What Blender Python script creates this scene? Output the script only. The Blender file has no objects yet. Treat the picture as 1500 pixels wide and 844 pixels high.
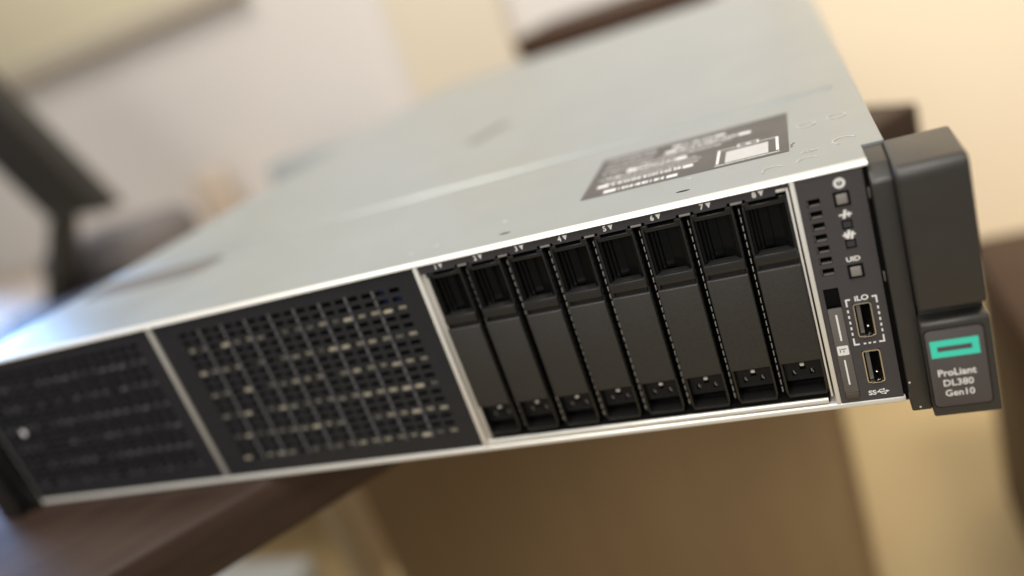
import bpy, bmesh, math, random
from mathutils import Vector, Matrix
random.seed(7)
S = bpy.context.scene
C = S.collection
MM = 0.001

# ------------------------------------------------------------------ camera
cam_d = bpy.data.cameras.new('camera'); cam = bpy.data.objects.new('camera', cam_d); C.objects.link(cam)
R = ((0.90541, 0.27665, -0.32202), (-0.18578, -0.42385, -0.88648), (-0.38173, 0.86245, -0.33236))
cam.matrix_world = Matrix(((R[0][0], -R[1][0], -R[2][0], 0.42481), (R[0][1], -R[1][1], -R[2][1], -0.25195),
                           (R[0][2], -R[1][2], -R[2][2], 0.16689), (0, 0, 0, 1)))
cam_d.sensor_width = 36; cam_d.lens = 27.53; cam_d.clip_start = 0.01; cam_d.clip_end = 50
cam_d.dof.use_dof = True; cam_d.dof.focus_distance = 0.270; cam_d.dof.aperture_fstop = 27.53 / 10.8
S.camera = cam
S.render.resolution_x, S.render.resolution_y = 1024, 576
S.view_settings.view_transform = 'Standard'; S.view_settings.look = 'None'
S.view_settings.exposure = 0.0; S.view_settings.gamma = 1.0

# ------------------------------------------------------------------ room light and front fill
w = bpy.data.worlds.new('World'); S.world = w; w.use_nodes = True
bg = w.node_tree.nodes['Background']; bg.inputs[0].default_value = (0.98, 0.97, 0.95, 1); bg.inputs[1].default_value = 0.22

def area(name, loc, aim, size, power, col, sizey=None):
    d = bpy.data.lights.new(name, 'AREA'); d.energy = power; d.color = col
    d.shape = 'RECTANGLE'; d.size = size; d.size_y = sizey or size
    o = bpy.data.objects.new(name, d); C.objects.link(o); o.location = loc
    o.rotation_euler = (Vector(aim) - Vector(loc)).to_track_quat('-Z', 'Y').to_euler()
    return o
area('ceiling_lamp', (0.45, -0.55, 1.55), (0.4, 0.05, 0), 0.9, 21, (1.0, 0.97, 0.91))
area('window_light', (-2.4, 1.3, 0.5), (0, 0.1, 0.05), 1.3, 5, (0.25, 0.5, 1.0), 0.9).data.spread = math.radians(38)
area('front_fill', (0.1, -1.5, 0.95), (0.35, 0, 0.04), 0.6, 13, (1.0, 0.95, 0.87))  # added fill that brightens the front faces; no lamp known there
area('wall_lamp', (1.1, 0.0, 1.6), (1.0, 1.5, 0.0), 0.5, 12, (1.0, 0.92, 0.80)).data.spread = math.radians(90)
area('room_lamp', (-0.6, 0.5, 1.9), (-0.6, 1.4, 0.2), 0.8, 27, (1.0, 0.925, 0.82))

# ------------------------------------------------------------------ materials
def lin(r, g, b):
    f = lambda c: (c / 255 / 12.92) if c / 255 <= 0.04045 else ((c / 255 + 0.055) / 1.055) ** 2.4
    return (f(r), f(g), f(b), 1)
def mat(name, col, rough=0.5, metal=0.0, var=0.12, scale=60, bump=0.0, bscale=900, rvar=0.08, spec=0.5, coat=0.0, stretch=None):
    m = bpy.data.materials.new(name); m.use_nodes = True
    nt = m.node_tree; N = nt.nodes; L = nt.links; b = N['Principled BSDF']
    tc = N.new('ShaderNodeTexCoord'); src = tc.outputs['Object']
    if stretch:
        mp = N.new('ShaderNodeMapping'); mp.inputs['Scale'].default_value = stretch
        L.new(src, mp.inputs['Vector']); src = mp.outputs[0]
    n = N.new('ShaderNodeTexNoise'); n.inputs['Scale'].default_value = scale; n.inputs['Detail'].default_value = 5
    L.new(src, n.inputs['Vector'])
    mx = N.new('ShaderNodeMix'); mx.data_type = 'RGBA'
    mx.inputs[6].default_value = (col[0] * (1 - var), col[1] * (1 - var), col[2] * (1 - var), 1)
    mx.inputs[7].default_value = (min(1, col[0] * (1 + var)), min(1, col[1] * (1 + var)), min(1, col[2] * (1 + var)), 1)
    L.new(n.outputs[0], mx.inputs[0]); L.new(mx.outputs[2], b.inputs['Base Color'])
    mr = N.new('ShaderNodeMapRange'); mr.inputs[3].default_value = max(0.02, rough - rvar); mr.inputs[4].default_value = rough + rvar
    n2 = N.new('ShaderNodeTexNoise'); n2.inputs['Scale'].default_value = scale * 0.37; n2.inputs['Detail'].default_value = 3
    L.new(src, n2.inputs['Vector']); L.new(n2.outputs[0], mr.inputs[0]); L.new(mr.outputs[0], b.inputs['Roughness'])
    b.inputs['Metallic'].default_value = metal; b.inputs['Specular IOR Level'].default_value = spec
    b.inputs['Coat Weight'].default_value = coat
    if bump:
        nb = N.new('ShaderNodeTexNoise'); nb.inputs['Scale'].default_value = bscale; nb.inputs['Detail'].default_value = 2
        L.new(src, nb.inputs['Vector'])
        bp = N.new('ShaderNodeBump'); bp.inputs['Strength'].default_value = bump; bp.inputs['Distance'].default_value = 0.0003
        L.new(nb.outputs[0], bp.inputs['Height']); L.new(bp.outputs[0], b.inputs['Normal'])
    return m
M = dict(
    cover=mat('galvanised cover steel', (0.382, 0.416, 0.424), 0.40, 0.6, 0.07, 40, 0.5, 16, rvar=0.12),
    steel=mat('bright plated steel', (0.86, 0.84, 0.79), 0.34, 0.35, 0.05, 80),
    dull=mat('dull plated steel', (0.55, 0.53, 0.49), 0.42, 0.4, 0.1, 80),
    chrome=mat('port shell metal', (0.86, 0.83, 0.78), 0.2, 1.0, 0.05, 200),
    matte=mat('matte textured black plastic', (0.031, 0.0283, 0.0255), 0.50, 0, 0.6, 1700, 0.35, 4500),
    bar=mat('semi matte black plastic', (0.020, 0.019, 0.018), 0.32, 0, 0.2, 400, 0.08, 1500),
    dim=mat('faded glint steel', (0.30, 0.28, 0.24), 0.4, 0.4, 0.1, 80),  # darker metal for shelves; their fading reflection is put into the colour
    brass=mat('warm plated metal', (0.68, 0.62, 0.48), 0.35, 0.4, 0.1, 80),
    gloss=mat('glossy black plastic', (0.005, 0.005, 0.005), 0.16, 0, 0.2, 150, spec=0.22),
    frame=mat('satin black plastic', (0.014, 0.0135, 0.013), 0.24, 0, 0.2, 300, 0.05, 1500),
    blue=mat('blue black plastic', (0.006, 0.007, 0.010), 0.3, 0, 0.2, 300, spec=0.3),
    black=mat('black cavity', (0.003, 0.003, 0.003), 0.7, 0, 0.2, 100, spec=0.1),  # near-black colour stands in for the shade in deep gaps and holes
    strip=mat('dark grey printed strip', (0.040, 0.038, 0.046), 0.5, 0, 0.08, 300),
    panel=mat('dark grey control panel', (0.060, 0.055, 0.058), 0.48, 0, 0.08, 500, 0.12, 2200),
    grille=mat('charcoal perforated panel', (0.021, 0.021, 0.024), 0.42, 0, 0.12, 200, 0.06, 1500, spec=0.35),
    rib=mat('grey glints', (0.13, 0.13, 0.14), 0.35, 0, 0.1, 200),  # lighter than the panel: light caught on the webs put into colour
    tint=mat('dark blue plastic', (0.010, 0.035, 0.13), 0.4, 0, 0.2, 200),
    ear=mat('brown grey ear plastic', (0.040, 0.037, 0.034), 0.38, 0, 0.12, 150, 0.28, 2600),
    badge=mat('badge plate', (0.085, 0.075, 0.074), 0.5, 0, 0.05, 200),
    teal=mat('teal print', (0.06, 0.74, 0.55), 0.5, 0, 0.03, 100),
    white=mat('white print', (0.86, 0.85, 0.84), 0.5, 0, 0.04, 300),
    button=mat('translucent grey button', (0.26, 0.24, 0.23), 0.35, 0, 0.08, 300),
    tab=mat('grey pull tab', (0.13, 0.12, 0.11), 0.45, 0, 0.06, 300),
    tabend=mat('brown tab end', (0.085, 0.065, 0.045), 0.5, 0, 0.06, 300),
    print=mat('sticker print', (0.78, 0.77, 0.76), 0.5, 0, 0.06, 300),
    pale=mat('pale label square', (0.52, 0.51, 0.50), 0.5, 0, 0.08, 300),
    sticker=mat('grey sticker', (0.056, 0.053, 0.052), 0.42, 0, 0.05, 200),
    wood=mat('dark stained wood', (0.046, 0.027, 0.019), 0.55, 0, 0.75, 11, 0.12, 60, stretch=(1, 9, 9), spec=0.25),
    wood2=mat('brown cabinet wood', (0.33, 0.222, 0.118), 0.5, 0, 0.14, 9, stretch=(8, 8, 1)),
    wood3=mat('reddish brown wood', (0.050, 0.021, 0.008), 0.6, 0, 0.25, 9, stretch=(8, 8, 1)),
    floor=mat('tan floor', (0.52, 0.40, 0.215), 0.45, 0, 0.10, 3),
    wall=mat('off white wall', (0.745, 0.715, 0.695), 0.8, 0, 0.03, 2),
    beige=mat('warm tinted wall', (0.82, 0.715, 0.56), 0.8, 0, 0.03, 2),  # beige base colour carries the warm lamp tint on the right wall
    cream=mat('cream board', (0.76, 0.70, 0.52), 0.7, 0, 0.05, 3),
    creamband=mat('board rail', (0.52, 0.47, 0.38), 0.6, 0, 0.05, 3),
    post=mat('cream post', (0.76, 0.68, 0.55), 0.6, 0, 0.05, 3),
    desk=mat('pale desk top', (0.60, 0.50, 0.40), 0.5, 0, 0.05, 3),
    stand=mat('black stand', (0.022, 0.020, 0.016), 0.5, 0, 0.1, 30),
    cushion=mat('lilac grey fabric', (0.21, 0.195, 0.20), 0.9, 0, 0.2, 20),
    folder=mat('blue grey folder', (0.40, 0.45, 0.48), 0.5, 0, 0.1, 8),
    yellow=mat('yellow card', (0.66, 0.50, 0.24), 0.6, 0, 0.05, 8),
    tan=mat('tan card', (0.64, 0.55, 0.46), 0.6, 0, 0.05, 8),
    paper=mat('white box', (0.62, 0.66, 0.68), 0.6, 0, 0.05, 8),
    leg=mat('cream leg', (0.72, 0.60, 0.42), 0.5, 0, 0.05, 8),
)

# ------------------------------------------------------------------ mesh helpers (millimetres in, metres out)
def box(bm, x0, x1, y0, y1, z0, z1, bev=0.0, seg=2):
    vs = [bm.verts.new((x, y, z)) for x in (x0, x1) for y in (y0, y1) for z in (z0, z1)]
    fs = [bm.faces.new([vs[i] for i in q]) for q in ((0, 1, 3, 2), (4, 6, 7, 5), (0, 4, 5, 1), (2, 3, 7, 6), (0, 2, 6, 4), (1, 5, 7, 3))]
    if bev:
        es = list({e for f in fs for e in f.edges})
        bmesh.ops.bevel(bm, geom=es, offset=bev, segments=seg, affect='EDGES', profile=0.5)
def prism(bm, pts, a0, a1, axis='y', bev=0.0, seg=2):
    """closed outline extruded along an axis; pts are the two other coordinates in axis order"""
    def P(p, a):
        return {'x': (a, p[0], p[1]), 'y': (p[0], a, p[1]), 'z': (p[0], p[1], a)}[axis]
    lo = [bm.verts.new(P(p, a0)) for p in pts]; hi = [bm.verts.new(P(p, a1)) for p in pts]
    n = len(pts); fs = [bm.faces.new(lo[::-1]), bm.faces.new(hi)]
    for i in range(n):
        fs.append(bm.faces.new((lo[i], lo[(i + 1) % n], hi[(i + 1) % n], hi[i])))
    bmesh.ops.recalc_face_normals(bm, faces=fs)
    if bev:
        es = list({e for f in fs for e in f.edges})
        bmesh.ops.bevel(bm, geom=es, offset=bev, segments=seg, affect='EDGES', profile=0.5, clamp_overlap=True)
def rrect(x0, x1, z0, z1, r, n=4):
    o = []
    for cx, cz, a in ((x1 - r, z1 - r, 0), (x0 + r, z1 - r, 90), (x0 + r, z0 + r, 180), (x1 - r, z0 + r, 270)):
        for k in range(n + 1):
            t = math.radians(a + 90 * k / n); o.append((cx + r * math.cos(t), cz + r * math.sin(t)))
    return o
def circ(cx, cz, r, n=20):
    return [(cx + r * math.cos(2 * math.pi * k / n), cz + r * math.sin(2 * math.pi * k / n)) for k in range(n)]
def ring(bm, cx, cy, r0, r1, a0, a1, axis='y', n=28, frac=1.0, start=0.0):
    k0 = [start + 2 * math.pi * frac * k / n for k in range(n + (frac < 1))]
    def P(r, t, a):
        u, v = cx + r * math.cos(t), cy + r * math.sin(t)
        return (u, a, v) if axis == 'y' else (u, v, a)
    q = [[bm.verts.new(P(r, t, a)) for t in k0] for r, a in ((r0, a1), (r0, a0), (r1, a0), (r1, a1))]
    m = len(k0); fs = []
    for i in range(m if frac >= 1 else m - 1):
        j = (i + 1) % m
        for a, b in ((0, 1), (1, 2), (2, 3), (3, 0)):
            fs.append(bm.faces.new((q[a][i], q[b][i], q[b][j], q[a][j])))
    if frac < 1:
        fs.append(bm.faces.new([q[a][0] for a in range(4)])); fs.append(bm.faces.new([q[a][-1] for a in range(3, -1, -1)]))
    bmesh.ops.recalc_face_normals(bm, faces=fs)
def plate(bm, xs, zs, holes, y0, y1):
    """sheet with real openings; xs, zs are grid lines, holes a set of (i, j) cells left open"""
    V = {}
    def v(i, j, s):
        if (i, j, s) not in V: V[i, j, s] = bm.verts.new((xs[i], y0 if s == 0 else y1, zs[j]))
        return V[i, j, s]
    nx, nz = len(xs) - 1, len(zs) - 1
    solid = lambda i, j: 0 <= i < nx and 0 <= j < nz and (i, j) not in holes
    for i in range(nx):
        for j in range(nz):
            if not solid(i, j): continue
            bm.faces.new((v(i, j, 0), v(i + 1, j, 0), v(i + 1, j + 1, 0), v(i, j + 1, 0)))
            bm.faces.new((v(i, j, 1), v(i, j + 1, 1), v(i + 1, j + 1, 1), v(i + 1, j, 1)))
            for di, dj, a, b in ((-1, 0, (i, j + 1), (i, j)), (1, 0, (i + 1, j), (i + 1, j + 1)), (0, -1, (i, j), (i + 1, j)), (0, 1, (i + 1, j + 1), (i, j + 1))):
                if not solid(i + di, j + dj):
                    bm.faces.new((v(*a, 0), v(*a, 1), v(*b, 1), v(*b, 0)))
def obj(name, bm, m, parent=None, smooth=35, loc=None):
    bmesh.ops.scale(bm, vec=(MM, MM, MM), verts=bm.verts)
    me = bpy.data.meshes.new(name); bm.to_mesh(me); bm.free()
    me.materials.append(M[m])
    if smooth:
        me.polygons.foreach_set('use_smooth', [True] * len(me.polygons)); me.set_sharp_from_angle(angle=math.radians(smooth))
    o = bpy.data.objects.new(name, me); C.objects.link(o); o.parent = parent
    if loc: o.location = [c * MM for c in loc]
    return o
def NB(): return bmesh.new()
def tag(o, label, cat, group=None, kind=None):
    o['label'] = label; o['category'] = cat
    if group: o['group'] = group
    if kind: o['kind'] = kind
    return o
def empty(name, label, cat, loc=(0, 0, 0), rz=0):
    o = bpy.data.objects.new(name, None); C.objects.link(o); o.location = loc; o.rotation_euler = (0, 0, rz)
    o.empty_display_size = 0.02
    return tag(o, label, cat)
def text_bm(bm, s, cx, cz, width=None, height=None, y=0.0, bold=0.0, depth=0.04, spacing=1.0):
    """built-in typeface turned into mesh, standing in the front plane"""
    cu = bpy.data.curves.new('lettering', 'FONT'); cu.body = s; cu.size = 1; cu.offset = bold; cu.space_character = spacing
    cu.resolution_u = 3
    ob = bpy.data.objects.new('lettering', cu); C.objects.link(ob)
    dg = bpy.context.evaluated_depsgraph_get(); dg.update()
    me = bpy.data.meshes.new_from_object(ob.evaluated_get(dg))
    bpy.data.objects.remove(ob); bpy.data.curves.remove(cu)
    xs = [v.co.x for v in me.vertices]; ys = [v.co.y for v in me.vertices]
    w, h = max(xs) - min(xs), max(ys) - min(ys); mx, my = (max(xs) + min(xs)) / 2, (max(ys) + min(ys)) / 2
    sx = width / w if width else height / h; sy = height / h if height else sx
    vm = [bm.verts.new((cx + (v.co.x - mx) * sx, y, cz + (v.co.y - my) * sy)) for v in me.vertices]
    fs = []
    for p in me.polygons:
        try: fs.append(bm.faces.new([vm[i] for i in p.vertices]))
        except ValueError: pass
    r = bmesh.ops.extrude_face_region(bm, geom=fs)
    bmesh.ops.translate(bm, vec=(0, -depth, 0), verts=[g for g in r['geom'] if isinstance(g, bmesh.types.BMVert)])
    bpy.data.meshes.remove(me)

# ------------------------------------------------------------------ setting
def struct(name, bm, m):
    o = obj(name, bm, m, None, 0); o['kind'] = 'structure'; return o
b = NB(); box(b, -3500, 3500, -1500, 3000, -760, -720); struct('floor', b, 'floor')
b = NB(); box(b, -3500, 430, 1600, 1680, -719, 2300); struct('wall', b, 'wall')
b = NB(); box(b, 430.5, 3500, 1500, 1680, -719, 2300); struct('wall', b, 'beige')

# the wooden table, turned to the server, its near edge running under it
TA = math.radians(49)
table = empty('wooden_table', 'dark brown wooden table under the server, its thick edge running diagonally', 'table', (0, 0, -0.0008), TA)
b = NB(); box(b, -950, 626, -121, 680, -31, 0, 3.5, 3); obj('tabletop', b, 'wood', table)
for lx, ly in ((-900, -70), (-900, 600), (520, 560)):
    b = NB(); box(b, lx, lx + 55, ly, ly + 55, -719, -31.3, 3); obj('leg', b, 'wood', table)
cab = empty('low_cabinet', 'wide brown wooden cabinet standing on the floor under the table', 'cabinet', (0.09, 0.6, -0.72))
b = NB(); box(b, -310, 308, -100, 70, 0, 685, 3); obj('carcass', b, 'wood2', cab)
b = NB(); box(b, -304, 302, -118, -101, 8, 640, 3); obj('door', b, 'wood2', cab)
side = empty('side_cabinet', 'reddish brown wooden cabinet on the floor right of the server', 'cabinet', (0.85, 0.61, -0.72))
b = NB(); box(b, -262, 250, -210, 210, 0, 390, 4); obj('carcass', b, 'wood3', side)
b = NB(); box(b, -266, 256, -214, 214, 390.4, 410, 4); obj('top_board', b, 'wood3', side)
cup = empty('back_cupboard', 'reddish brown wooden cupboard behind the back edge of the server', 'cupboard', (0.11, 1.45, -0.72))
b = NB(); box(b, -180, 190, -140, 140, 0, 764, 3); obj('carcass', b, 'wood3', cup)
b = NB(); box(b, -187, 197, -150, 148, 764.4, 806, 5); obj('top_board', b, 'wood3', cup)
b = NB(); box(b, -440, -165, 1560, 1599, -719, 2300); tag(obj('wall_post', b, 'post'), 'cream vertical post on the back wall beyond the cover', 'post')
brd = empty('wall_board', 'cream board with a darker bottom rail, high on the wall at upper left', 'board', (-1.25, 1.58, 0.42))
b = NB(); box(b, -900, 445, -12, 18, 28, 800, 3); obj('panel', b, 'cream', brd)
b = NB(); box(b, -905, 450, -26, 19, -28, 27.5, 3); obj('band', b, 'creamband', brd)  # darker band along the lower edge of the board

desk = empty('pale_desk', 'pale desk by the back wall, left behind the server', 'desk', (-1.3, 1.15, -0.72))
b = NB(); box(b, -900, 850, -450, 440, 570, 600, 5); obj('desk_top', b, 'desk', desk)
for lx in (-860, 810):
    for ly in (-410, 370):
        b = NB(); box(b, lx, lx + 40, ly, ly + 40, 0, 569.6, 2); obj('leg', b, 'desk', desk)
st = empty('black_stand', 'blurred black slanted slab on a thin post, left behind the server', 'stand', (-1.09, 0.93, -0.12))
b = NB(); prism(b, [(248, 166), (98, 184), (-72, 548), (56, 588)], -30, 30, 'y', 8); obj('slab', b, 'stand', st)
b = NB(); prism(b, [(134, 184), (88, 184), (-48, 19), (24, 19)], -22, 22, 'y', 5); obj('post', b, 'stand', st)
b = NB(); box(b, -90, 90, -90, 90, 0, 19.5, 6); obj('base', b, 'stand', st)
b = NB(); box(b, -1260, -950, 1010, 1260, -119.5, -16, 42, 5); tag(obj('cushion', b, 'cushion'), 'lilac grey cushion on the pale desk beside the black stand', 'cushion')
b = NB(); box(b, -860, -540, 1430, 1500, -119.5, -20, 8); tag(obj('folder_box', b, 'folder'), 'blurred blue grey box at the back of the pale desk', 'box')
b = NB(); box(b, -720, -600, 1330, 1400, -119.5, -78, 6); tag(obj('card_box', b, 'yellow'), 'small yellow box in front of the blue grey box', 'box')
b = NB(); box(b, -1100, -1010, 1430, 1490, -119.5, 10, 8); tag(obj('card_box', b, 'tan'), 'small tan box left of the blue grey box', 'box')
b = NB(); box(b, -400, -362, 590, 628, -719.5, -40, 3); tag(obj('upright_post', b, 'leg'), 'cream upright post on the floor under the table', 'post')
b = NB(); box(b, -800, -560, 560, 690, -719.5, -640, 6); tag(obj('white_box', b, 'paper'), 'pale box on the floor at the lower left, under the table', 'box')

# ------------------------------------------------------------------ the server
server = empty('rack_server', 'two unit rack server with grey steel cover, drive bays and black ears', 'server')
W, H, D = 445.4, 87.6, 724.0

b = NB(); box(b, 0.6, W - 0.6, 24, D - 1, 0, 86.4); box(b, 0.6, 1.6, 0.5, 23.9, 0, 86.4); box(b, 443.8, 444.8, 17, 23.9, 0, 86.4)
obj('chassis', b, 'dull', server, 0)
b = NB(); prism(b, [(-0.3, 0.5), (-0.3, 1.9), (0.2, 2.4), (23.8, 2.4), (23.8, 0.0), (0.2, 0.0)], 1.8, 437.6, 'x', 0.22, 2); obj('bottom_tray', b, 'steel', server)

# cover: top sheet, rolled front lip, right hem
b = NB()
prism(b, [(0, 2), (438.8, 2), (438.8, 16.6), (W - 0.4, 16.6), (W - 0.4, D), (0, D)], 86.6, 87.6, 'z')
prism(b, [(444.95, 86.6), (444.95, 87.62), (445.3, 87.66), (445.6, 87.4), (445.6, 84.0), (444.95, 84.0)], 16.6, D, 'y')
cover = obj('top_cover', b, 'cover', server, 40)
b = NB()
arc = [(1.999 - 2.6 * math.sin(math.radians(a)), 86.15 + 1.5 * math.cos(math.radians(a))) for a in range(0, 91, 15)]
prism(b, arc + [(-0.4, 86.1), (1.999, 86.4)], 0, 438.8, 'x'); obj('front_lip', b, 'steel', cover, 40)  # brighter metal than the cover: the lip's highlight put into colour
b = NB()
prism(b, [(110.5, 87.6), (111.9, 88.4), (116.5, 88.5), (119.0, 87.6)], 4, 436.5, 'x', 0.4); obj('pressed_ridge', b, 'cover', cover)
for x, y, r, fr, s0 in ((424, 59.3, 3.2, 1, 0), (434.8, 61.1, 3.2, 1, 0), (434.6, 27.1, 3.6, .62, 0.3), (422.4, 13.4, 3.4, .45, .4), (411.3, 12.0, 3.4, .5, .5), (433.4, 107.5, 2.2, .5, 3),
                       (421.6, 23.3, .8, .75, 0), (423.3, 23.6, .8, .75, 1), (425.0, 23.9, .8, .75, 2)):
    b = NB(); t = 0.3 if r > 1 else .25
    ring(b, x, y, r - t, r + t, 87.55, 87.8, 'z', 28, fr, s0); obj('embossed_ring', b, 'dull', cover)  # lighter than the cover: reflections on the raised edges put into colour
for x, y in ((271, 13.6), (281.4, 16.6), (382.4, 25.1), (308.4, 27.1)):
    b = NB(); prism(b, [(x + 1.3 * math.cos(t * math.pi / 8), y + 0.6 * math.sin(t * math.pi / 8)) for t in range(16)], 87.55, 87.8, 'z', .1, 1); obj('embossed_dot', b, 'dull', cover)  # lighter metal puts the small highlights on the bumps into colour
for x, y, a, bb in ((381.2, 12.0, 2.5, 0.8), (313, 11.7, 2.4, 0.8)):
    b = NB(); prism(b, [(x + a * math.cos(t * math.pi / 10), y + bb * math.sin(t * math.pi / 10)) for t in range(20)], 87.3, 87.62, 'z'); obj('slot_hole', b, 'black', cover)  # black disc on the sheet stands in for the darkness of a hole
for x, y in ((418.0, 36.5), (418.7, 38.2), (417.9, 34.2)):
    b = NB(); prism(b, circ(x, y, .5, 10), 87.3, 87.64, 'z'); obj('pin_hole', b, 'black', cover)
b = NB(); prism(b, [(p[0], p[1]) for p in rrect(-6, 6, -24, 24, 5)], 87.2, 87.66, 'z')
bmesh.ops.rotate(b, cent=(0, 0, 0), matrix=Matrix.Rotation(math.radians(-17), 3, 'Z'), verts=b.verts)
bmesh.ops.translate(b, vec=(225, 253, 0), verts=b.verts); obj('finger_recess', b, 'tab', cover)  # flat grey patch; the darkness of the recess is put into its colour
b = NB(); prism(b, [(p[0], p[1]) for p in rrect(14, 112, 70, 100, 12)], 87.2, 87.68, 'z'); obj('stand_reflection', b, 'tab', cover)  # grey patch painted in for the black stand's reflection in the cover

# information sticker on the cover
b = NB(); prism(b, [(339.4, 30.6), (417.0, 29.4), (417.6, 86.6), (339.2, 85.2)], 87.61, 87.72, 'z'); stick = obj('sticker', b, 'sticker', cover, 0)
b = NB()
def bars(y, x0, x1, h, seed, minw=0.3, maxw=1.6, gap=(0.25, 1.0)):
    rr = random.Random(seed); x = x0
    while x < x1:
        wv = rr.uniform(minw, maxw); box(b, x, min(x1, x + wv), y - h / 2, y + h / 2, 87.73, 87.77); x += wv + rr.uniform(*gap)
def block(x0, x1, y, h): box(b, x0, x1, y - h / 2, y + h / 2, 87.73, 87.77)
block(348.2, 353.2, 34.3, 3.6); bars(34.3, 354.2, 372, 3.0, 1); block(373, 377.2, 34.1, 3.2)
block(344.2, 349, 42.6, 3.8); bars(42.6, 350, 378, 3.0, 2, .3, 1.4); block(378.4, 382.4, 42.2, 3.4)
bars(46.6, 346, 384, 1.0, 3, .2, .6, (.15, .4)); bars(50.2, 350, 385, 0.9, 13, .2, .6, (.15, .5))
block(354.1, 358.4, 57.0, 3.6); bars(57, 359, 374, 2.6, 4, .3, 1.2); block(374.4, 378.8, 56.6, 3.6)
bars(53.4, 346, 383, 1.0, 5, .2, .7, (.15, .5)); bars(62.5, 360, 392, 1.2, 6, .2, .7, (.2, .5))
block(368.6, 373.4, 70.4, 3.4); bars(70.4, 374, 398, 2.8, 7, .3, 1.3); block(398.6, 403.4, 70.2, 3.6)
bars(66.2, 366, 396, 1.0, 8, .2, .7, (.2, .6)); block(371, 375, 77.2, 3); bars(77.2, 376, 388, 2.6, 9); block(388.6, 393, 77.2, 3)
for y, sd in ((52, 21), (61, 22), (68, 23), (75, 24), (80, 25)): bars(y, 343, 352 if y < 60 else 364, 1.5, sd, .3, 1.0)
# phone style frame around the blank white square, and the fine line of print below it
block(391.3, 392.3, 43.5, 18); block(412.7, 413.7, 43.5, 18); block(392.3, 398.2, 52.3, .5); block(407.0, 412.7, 52.3, .5)
block(398.6, 399.3, 53.2, 4); block(405.9, 406.6, 53.2, 4); block(399.3, 405.9, 55.0, .5); block(399.3, 405.9, 51.4, .5); block(401.8, 403.6, 53.2, 1.4)
bars(32.4, 391, 413.9, 0.9, 10, .25, .6, (.12, .3))
q = NB(); box(q, 394.6, 410.0, 34.0, 48.6, 87.73, 87.77); obj('label_square', q, 'pale', stick, 0)
o = obj('printed_mark', b, 'print', stick, 0); o['kind'] = 'stuff'

# bright uprights between the bays
for x0, x1, m in ((135.4, 138.0, 'dull'), (276.5, 278.5, 'steel'), (415.6, 417.2, 'steel')):
    b = NB(); box(b, x0, x1, -0.35, 16, 2.42, 85.85, 0.3); obj('divider_bar', b, m, server)
b = NB(); box(b, 278.6, 280.4, 1.2, 14, 3, 85.2, 0.2); box(b, 280.5, 281.4, 0.6, 14, 6.0, 22.5, 0.2); box(b, 280.5, 281.2, 0.8, 14, 63, 80, .15); box(b, 280.9, 281.9, -0.3, 6, 58.0, 63, .15)
obj('cage_wall', b, 'dull', server)
b = NB(); box(b, 414.3, 415.0, 0.1, 14, 5.5, 84.2, 0.15); box(b, 411.2, 414.2, 0.25, 2, 83.4, 84.3, 0.15); obj('cage_wall', b, 'steel', server)
b = NB(); prism(b, [(0.0, 3.1), (0.0, 4.4), (0.5, 4.9), (1.2, 4.9), (1.2, 3.0)], 279.0, 413.2, 'x', 0.15); obj('cage_rail', b, 'steel', server)
b = NB(); box(b, 278.7, 415.4, 17, 22, 2.6, 85.8); box(b, 278.7, 415.4, 2.2, 16.9, 82.8, 85.5); box(b, 282, 413.6, 1.4, 16.9, 2.8, 6.6); obj('bay_backing', b, 'black', server, 0)  # black boxes stand in for the darkness deep behind the drives

# perforated panels of the two empty bays
PX, PZ = 6.55, 3.93
def grille_panel(x0, x1, right, shelf, ribm):
    g = NB(); xs = [x0]; zs = [2.7]; holes = set(); nc = nr = 18
    cols = [right - PX * (nc - 1 - k) for k in range(nc)]; rows = [78.6 - PZ * (nr - 1 - k) for k in range(nr)]
    for c in cols: xs += [c - 2.3, c + 2.3]
    for r in rows: zs += [r - 1.05, r + 1.05]
    xs.append(x1); zs.append(85.7)
    for i in range(nc):
        for j in range(nr): holes.add((2 * i + 1, 2 * j + 1))
    plate(g, xs, zs, holes, 0.5, 2.2)
    o = obj('grille_panel', g, 'grille', server, 0)
    proto = None
    for i in range(nc - 1):
        if (nc - 2 - i) % 2 == 1:
            x = cols[i] + PX / 2
            if proto is None:
                g = NB(); px = x
                for r in rows: box(g, x - 0.55, x + 0.55, -0.1, 0.49, r - 1.6, r + 1.6, 0.25, 1)
                proto = obj('rib', g, ribm, o)
            else:
                c = proto.copy(); C.objects.link(c); c.location.x = (x - px) * MM
    proto = None
    for i in range(nc):
        for j in range(nr):
            if (nr - 1 - j) % 3 == 2 and (proto is None or random.random() < 0.7 + 0.35 * i / nc):
                if proto is None:
                    g = NB(); box(g, cols[i] - 2.2, cols[i] + 2.2, 0.9, 6.5, rows[j] - 1.04, rows[j] + 0.45, .25, 1)
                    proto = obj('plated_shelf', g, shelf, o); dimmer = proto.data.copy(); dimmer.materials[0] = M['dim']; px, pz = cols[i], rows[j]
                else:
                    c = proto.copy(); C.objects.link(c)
                    if shelf == 'brass' and random.random() < 0.7 - 0.62 * i / nc: c.data = dimmer  # more of the darker copies to the left, where the reflections fade
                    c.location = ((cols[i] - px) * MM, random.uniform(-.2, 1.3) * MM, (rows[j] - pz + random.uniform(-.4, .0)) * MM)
    g = NB(); box(g, x0, x1, 9, 12, 2.7, 85.7)
    for r in rows: box(g, x0, x1, 5.2, 8.9, r - 2.2, r - 1.7)
    obj('backing', g, 'black', o, 0)
    g = NB(); box(g, right - 2.2, right + 2.2, 3.2, 5, 71.9, 76.2, .3); box(g, right - 8.8, right - 4.3, 3.4, 5, 72.5, 80, .3); obj('inner_clip', g, 'tint', o)
    return o
grille_panel(138.2, 276.4, 265.0, 'brass', 'rib')
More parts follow.
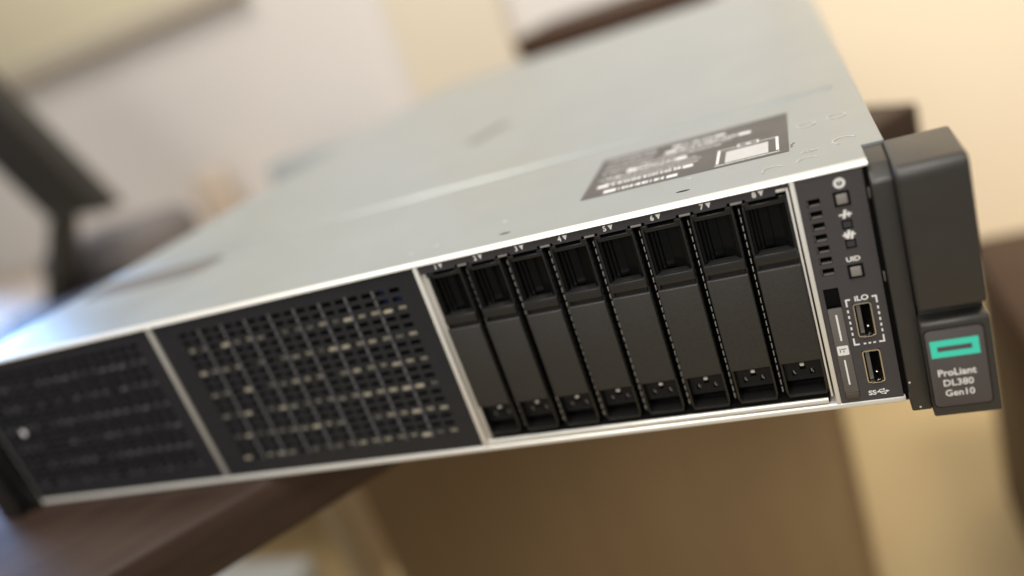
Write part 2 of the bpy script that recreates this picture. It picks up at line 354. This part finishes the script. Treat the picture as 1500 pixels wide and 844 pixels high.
grille_panel(1.9, 135.2, 122.6, 'rib', 'grille')  # left panel in darker colours, standing in for its fainter reflections
b = NB(); prism(b, circ(20.5, 44.8, 1.9), -0.2, 0.45, 'y', .2); obj('bright_spot', b, 'white', server)  # white disc painted in for a small bright highlight

# strip of bay numbers above the drives
PITCH = 16.92; XC = [406.96 - (7 - k) * PITCH for k in range(8)]
b = NB()
pts = [(278.7, 85.86), (278.7, 82.5)]
for k in range(7):
    g = XC[k] + PITCH / 2
    pts += [(g - 3.0, 82.5), (g - 3.0, 83.4), (g + 3.0, 83.4), (g + 3.0, 82.5)]
pts += [(411.0, 82.5), (411.0, 84.5), (415.5, 84.5), (415.5, 85.86)]
prism(b, pts, 0.4, 2.0, 'y'); ns = obj('number_strip', b, 'strip', server, 0)
for k in range(7):
    g = XC[k] + PITCH / 2; b = NB(); box(b, g - 1.9, g + 1.9, 0.2, 6, 82.45, 83.2, 0.15); obj('cage_tab', b, 'button', ns)
b = NB()
for k in range(8):
    text_bm(b, str(k + 1), XC[k] - 2.4, 84.35, height=2.0, y=0.39, bold=0.03)
    x = XC[k] - 0.2; prism(b, [(x - .9, 85.25), (x + .9, 85.25), (x, 83.4)], 0.35, 0.39, 'y')
obj('lettering', b, 'white', ns, 0)

# drive blanks: one built, the other seven copied with their sub-parts
b = NB()
box(b, -7.1, -6.2, 0.0, 14, 9.2, 81.0, 0.32); box(b, 6.2, 7.1, 0.0, 14, 9.2, 81.0, 0.32)
prism(b, [(-7.1, 9.2), (-6.2, 9.2), (-5.6, 8.1), (5.6, 8.1), (6.2, 9.2), (7.1, 9.2), (6.3, 7.2), (-6.3, 7.2)], 0.0, 14, 'y', 0.3)
box(b, -6.3, 6.3, 0.6, 10, 79.6, 81.0, 0.25)
box(b, -7.0, -4.6, 0.4, 3.4, 80.9, 82.2, .2); box(b, 4.6, 7.0, 0.4, 3.4, 80.9, 82.2, .2)
box(b, -6.19, 6.19, 13, 14.5, 9, 80)
drive = obj('drive_blank', b, 'frame', server, 35, (XC[7], 0, 0))
b = NB()
prof = [(-6.1, 0.8), (-5.3, 1.1), (-5.1, 3.6), (-4.2, 3.8), (-4.1, 5.0), (-3.0, 5.2), (-2.9, 6.2), (0.3, 6.6), (0.4, 5.8), (4.2, 4.6), (4.3, 3.0), (4.9, 2.8), (5.1, 1.4), (6.1, 0.9), (6.1, 9.0), (-6.1, 9.0)]
prism(b, prof, 63.2, 79.55, 'z', 0.12, 1)
obj('latch', b, 'gloss', drive, 25)
b = NB(); box(b, -6.9, 6.9, -1.0, 4.5, 59.9, 63.6, 0.5); box(b, -6.5, -5.9, -0.3, 1, 58.5, 59.9, .1); box(b, 5.6, 6.1, -0.3, 1, 58.5, 59.9, .1); box(b, -6.9, 6.9, 1.2, 4, 58.0, 59.95); obj('crossbar', b, 'bar', drive)
b = NB(); box(b, -7.08, 7.08, -1.3, 3, 21.7, 58.1, 0.5, 3); obj('face_plate', b, 'matte', drive)
b = NB()
plate(b, [-6.1, -3.9, -2.3, -1.0, 1.0, 2.1, 3.8, 6.1], [12.4, 14.2, 15.8, 16.5, 17.1, 19.3, 22.5], {(1, 1), (1, 2), (3, 3), (3, 4), (5, 1), (5, 2)}, 2.9, 4.3)
prism(b, [(2.9, 12.39), (4.3, 12.39), (9.0, 9.0), (8.2, 8.6)], -6.1, 6.1, 'x')
bp_ = obj('back_plate', b, 'blue', drive, 0)
b = NB(); box(b, -0.8, 0.8, 2.5, 5, 17.9, 19.0, .35); obj('light_pipe', b, 'steel', drive)
for x0, z0 in ((-3.7, 14.3), (2.3, 14.2)):
    b = NB(); box(b, x0 + .2, x0 + .8, 3.4, 5, z0 + .5, z0 + 2.0, .25); box(b, x0 + .7, x0 + 1.1, 3.5, 5, z0, z0 + .8, .15); obj('hole_glint', b, 'button', drive)  # grey bits painted in for the metallic glints inside the holes
for k in range(7):
    c = drive.copy(); C.objects.link(c); c.parent = server; c.location = (XC[k] * MM + random.uniform(-.12, .12) * MM, random.uniform(-.3, .25) * MM, random.uniform(-.12, .12) * MM)
    for ch in list(drive.children):
        d = ch.copy(); C.objects.link(d); d.parent = c
# spring fingers in the gaps between the drives
for k in range(8):
    g = XC[k] + PITCH / 2
    b = NB()
    if k < 7:
        box(b, g - 0.5, g + 0.7, 3.3, 14, 7, 81); fy = 2.4; 
        wall = obj('partition', b, 'black', server, 0); g += 0.15
    else:
        g = 413.9; b.free(); wall = server; fy = 0.6
    b = NB(); z = 8.6
    while z < 80.5:
        prism(b, [(g - 0.16, z), (g + 0.16, z), (g + 0.16, z + 1.9), (g - 0.16, z + 1.9)], fy, fy + .9, 'y', 0.12, 2); z += 3.02
    o = obj('spring_finger', b, 'dull', wall); o['kind'] = 'stuff'

# control panel on the right
b = NB()
vz = [52.94 + 4.07 * k for k in range(7)]
xs = [417.3, 418.85, 419.5, 423.55, 426.75, 432.45, 437.0]
zs = [2.45, 4.0, 9.3, 22.1, 27.4, 40.1, 47.0]
for z in vz: zs += [z - 1.35, z + 1.35]
zs.append(85.8)
holes = {(4, 2), (4, 4)} | {(2, 7 + 2 * k) for k in range(7)}
for j in range(1, 6): holes |= {(1, j), (2, j)}
plate(b, xs, zs, holes, -0.2, 1.6)
box(b, 417.3, 437, 14, 15, 2.5, 85.8)
panel = obj('control_panel', b, 'panel', server, 0)
for z in vz:
    b = NB(); box(b, 420.2, 423.5, 0.0, 1.5, z - 1.24, z - 0.7, .2); box(b, 419.52, 420.0, 0.6, 1.5, z - 1.2, z + 0.9, .1)
    obj('vent', b, 'tab', panel)  # lips lighter than the panel: their glint is put into the colour
b = NB(); box(b, 419.0, 424.2, 3.3, 3.9, 50, 80); obj('vent_backing', b, 'black', panel, 0)
b = NB(); box(b, 418.9, 423.5, 0.3, 13.9, 40.0, 46.9, .2); box(b, 418.9, 423.5, 6.5, 13.9, 4.1, 39.8, .2); obj('tab_slot', b, 'black', panel)
b = NB(); prism(b, rrect(418.95, 423.45, 6.6, 39.2, .3), -0.55, 1.2, 'y', .15); tab = obj('pull_tab', b, 'tab', panel)
b = NB(); box(b, 418.95, 423.45, -0.8, 1.2, 4.15, 6.5, .3); obj('tab_end', b, 'tabend', panel)
b = NB(); prism(b, rrect(421.0, 421.6, 27.2, 37.3, .29), -0.6, -0.56, 'y'); prism(b, rrect(420.75, 421.3, 9.8, 19.8, .27), -0.6, -0.56, 'y')
prism(b, rrect(419.35, 422.95, 21.6, 25.3, .5), -0.6, -0.56, 'y'); obj('printed_mark', b, 'white', tab, 0)
b = NB(); box(b, 420.1, 420.4, -.65, -.61, 22.8, 24.2); box(b, 420.6, 422.2, -.65, -.61, 23.9, 24.2); box(b, 421.2, 421.5, -.65, -.61, 22.8, 23.5); obj('tag_symbol', b, 'tab', tab, 0)

def button(zc, name):
    b = NB(); plate(b, [427.5, 428.15, 431.65, 432.3], [zc - 2.45, zc - 1.85, zc + 1.75, zc + 2.4], {(1, 1)}, -0.5, -0.22)
    fr = obj(name, b, 'gloss', panel)
    b = NB(); box(b, 428.3, 431.5, -0.95, -0.25, zc - 1.7, zc + 1.6, .3); obj('button_cap', b, 'button', fr)
button(77.1, 'power_button'); button(51.8, 'locator_button')
for zc in (68.2, 61.5):
    b = NB(); plate(b, [428.4, 428.8, 431.2, 431.6], [zc - 1.5, zc - 1.1, zc + 1.1, zc + 1.5], {(1, 1)}, -.42, -.22)
    lt = obj('status_light', b, 'gloss', panel); b = NB(); prism(b, rrect(428.85, 431.15, zc - 1.05, zc + 1.05, .5), -.35, -.22, 'y'); obj('lens', b, 'strip', lt)
b = NB()
ring(b, 430, 82.2, 0.85, 1.75, -.26, -.22); box(b, 429.8, 430.2, -.26, -.22, 82.0, 83.0)
def pulse(cz, two):
    box(b, 428.1, 431.9, -.26, -.22, cz - .3, cz + .3)
    prism(b, [(429.0, cz - 1.3), (429.9, cz - 1.3), (430.6, cz + 1.6), (429.7, cz + 1.6)], -.30, -.265, 'y')
    if two: prism(b, [(430.2, cz - 1.5), (431.0, cz - 1.5), (431.5, cz + 1.1), (430.7, cz + 1.1)], -.34, -.31, 'y'); box(b, 428.6, 429.2, -.30, -.265, cz - .9, cz + 1.0)
    else: box(b, 430.7, 431.3, -.30, -.265, cz - .9, cz + .8)
pulse(71.6, False); pulse(64.6, True)
text_bm(b, 'UID', 429.8, 56.1, height=1.75, width=4.2, y=-.22, bold=.03)
text_bm(b, 'iLO', 429.9, 41.9, height=2.0, width=4.3, y=-.22, bold=.03)
for x in (425.1, 434.3):
    s = 1 if x < 430 else -1
    for z0, z1 in ((24.5, 27.3), (39.3, 42.1)): box(b, x - .27, x + .27, -.26, -.22, z0, z1)
    for i in range(5): box(b, x - .27, x + .27, -.26, -.22, 28.4 + 2.15 * i, 29.5 + 2.15 * i)
    box(b, min(x + .271 * s, x + 1.6 * s), max(x + .271 * s, x + 1.6 * s), -.26, -.22, 24.5, 25.1); box(b, min(x + .271 * s, x + 1.3 * s), max(x + .271 * s, x + 1.3 * s), -.26, -.22, 41.5, 42.1)
for i in range(3): box(b, 427.9 + 1.5 * i, 428.7 + 1.5 * i, -.26, -.22, 24.5, 25.1)
text_bm(b, 'SS', 427.6, 5.3, height=1.9, width=2.5, y=-.22, bold=.03)
box(b, 428.9, 432.0, -.26, -.22, 5.15, 5.5); prism(b, [(432.0, 4.8), (433.0, 5.33), (432.0, 5.85)], -.26, -.22, 'y')
prism(b, [(429.3, 5.5), (430.0, 6.3), (431.2, 6.3), (431.2, 6.05), (430.2, 6.05), (429.7, 5.5)], -.26, -.22, 'y'); prism(b, circ(431.3, 6.2, .35, 10), -.30, -.265, 'y')
prism(b, [(429.8, 5.15), (430.5, 4.4), (431.5, 4.4), (431.5, 4.65), (430.7, 4.65), (430.2, 5.15)], -.26, -.22, 'y'); box(b, 431.3, 431.9, -.30, -.265, 4.2, 4.85)
obj('lettering', b, 'white', panel, 0)

def usb(z0, z1):
    b = NB(); x0, x1 = 426.8, 432.4
    outer = rrect(x0, x1, z0 + .05, z1 - .05, .8, 3); inner = rrect(x0 + .38, x1 - .38, z0 + .43, z1 - .43, .5, 3)
    for a, c in ((-0.5, 0),):
        lo = [b.verts.new((p[0], -0.45, p[1])) for p in outer]; li = [b.verts.new((p[0], -0.45, p[1])) for p in inner]
        ho = [b.verts.new((p[0], 12, p[1])) for p in outer]; hi = [b.verts.new((p[0], 12, p[1])) for p in inner]
        n = len(outer)
        for i in range(n):
            j = (i + 1) % n
            b.faces.new((lo[i], lo[j], li[j], li[i])); b.faces.new((li[i], li[j], hi[j], hi[i])); b.faces.new((lo[j], lo[i], ho[i], ho[j]))
    bmesh.ops.recalc_face_normals(b, faces=b.faces)
    u = obj('usb_port', b, 'chrome', panel, 30)
    b = NB(); box(b, x0 + .9, x0 + 2.2, 0.6, 12, z0 + 1.0, z1 - 1.0, .15); obj('tongue', b, 'tab', u)
    b = NB(); box(b, x0 + .4, x1 - .4, 11, 12, z0 + .5, z1 - .5); obj('cavity', b, 'black', u, 0)
    b = NB(); box(b, x0 + 3.2, x0 + 3.8, 3, 3.6, z0 + 1.9, z0 + 2.6, .15); box(b, x0 + 1.3, x1 - 1.2, -1.0, .4, z0 + .12, z0 + .5, .12); obj('spring', b, 'chrome', u)
usb(27.4, 40.1); usb(9.3, 22.1)

# rack ears
def ear(x0, x1, fx0, fx1, full):
    b = NB()
    prism(b, [(-5.0, -0.9), (-5.0, 81.2), (-4.2, 82.2), (1.5, 85.6), (15, 87.0), (16.3, 86.4), (16.3, -0.9)], fx0, fx1, 'x', 0.45, 2); mt = 'ear' if full else 'frame'  # left ear takes a darker plastic: its shadow is put into the colour
    prism(b, [(-9.8, 38.2), (-10.6, 82.5), (-10.0, 84.6), (-8.2, 86.0), (17.0, 87.4), (17.0, 38.2)], x0, x1, 'x', 1.0, 3)
    box(b, x0 + .4, x1 - .4, -2.5, 17, 0.6, 38.6, .3)
    e = obj('rack_ear', b, mt, server, 40)
    b = NB(); prism(b, [(-10.2, -0.6), (-9.6, -0.9), (-10.2, 0.2), (-10.2, 33.4), (-9.4, 34.2), (-2, 33.4), (-2, -0.9)][1:], x0 - .3, x1 - .1, 'x', 0.6, 2)
    obj('lever', b, mt, e, 40)
    return e
e = ear(444.9, 464.2, 438.6, 444.6, True)
b = NB(); prism(b, rrect(444.95, 461.95, 2.9, 31.7, 1.6), -10.35, -10.1, 'y'); obj('badge_border', b, 'gloss', e)
b = NB(); prism(b, rrect(445.3, 461.6, 3.3, 31.3, 1.4), -10.65, -10.2, 'y', .12); badge = obj('badge', b, 'badge', e)
b = NB(); plate(b, [446.4, 448.3, 458.0, 460.0], [21.6, 23.7, 25.5, 27.7], {(1, 1)}, -10.72, -10.66); obj('teal_emblem', b, 'teal', badge, 0)
b = NB()
text_bm(b, 'ProLiant', 452.8, 15.9, width=10.8, height=2.5, y=-10.66, bold=.02)
text_bm(b, 'DL380', 452.8, 12.1, width=8.5, height=2.4, y=-10.66, bold=.012)
text_bm(b, 'Gen10', 452.8, 8.3, width=8.3, height=2.4, y=-10.66, bold=.012)
obj('lettering', b, 'white', badge, 0)
b = NB(); box(b, 437.1, 438.5, 1.0, 15, 0, 86.2); obj('ear_gap', b, 'black', server, 0)  # black filler stands in for the darkness of the gap
for z in (46, 75):
    b = NB(); box(b, 437.6, 438.2, 0.2, 1.2, z, z + 3.5, .2); obj('gap_highlight', b, 'tab', server)  # grey pieces painted in for the metallic highlights in the gap
for x, y, z in ((439.2, -5.1, 10.5), (441.2, -5.1, 0.6)):
    b = NB(); prism(b, circ(x, z, .32, 8), y - .12, y + .1, 'y'); obj('bright_pin', b, 'steel', server)
ear(-18.6, -3.6, -3.4, 1.2, False)
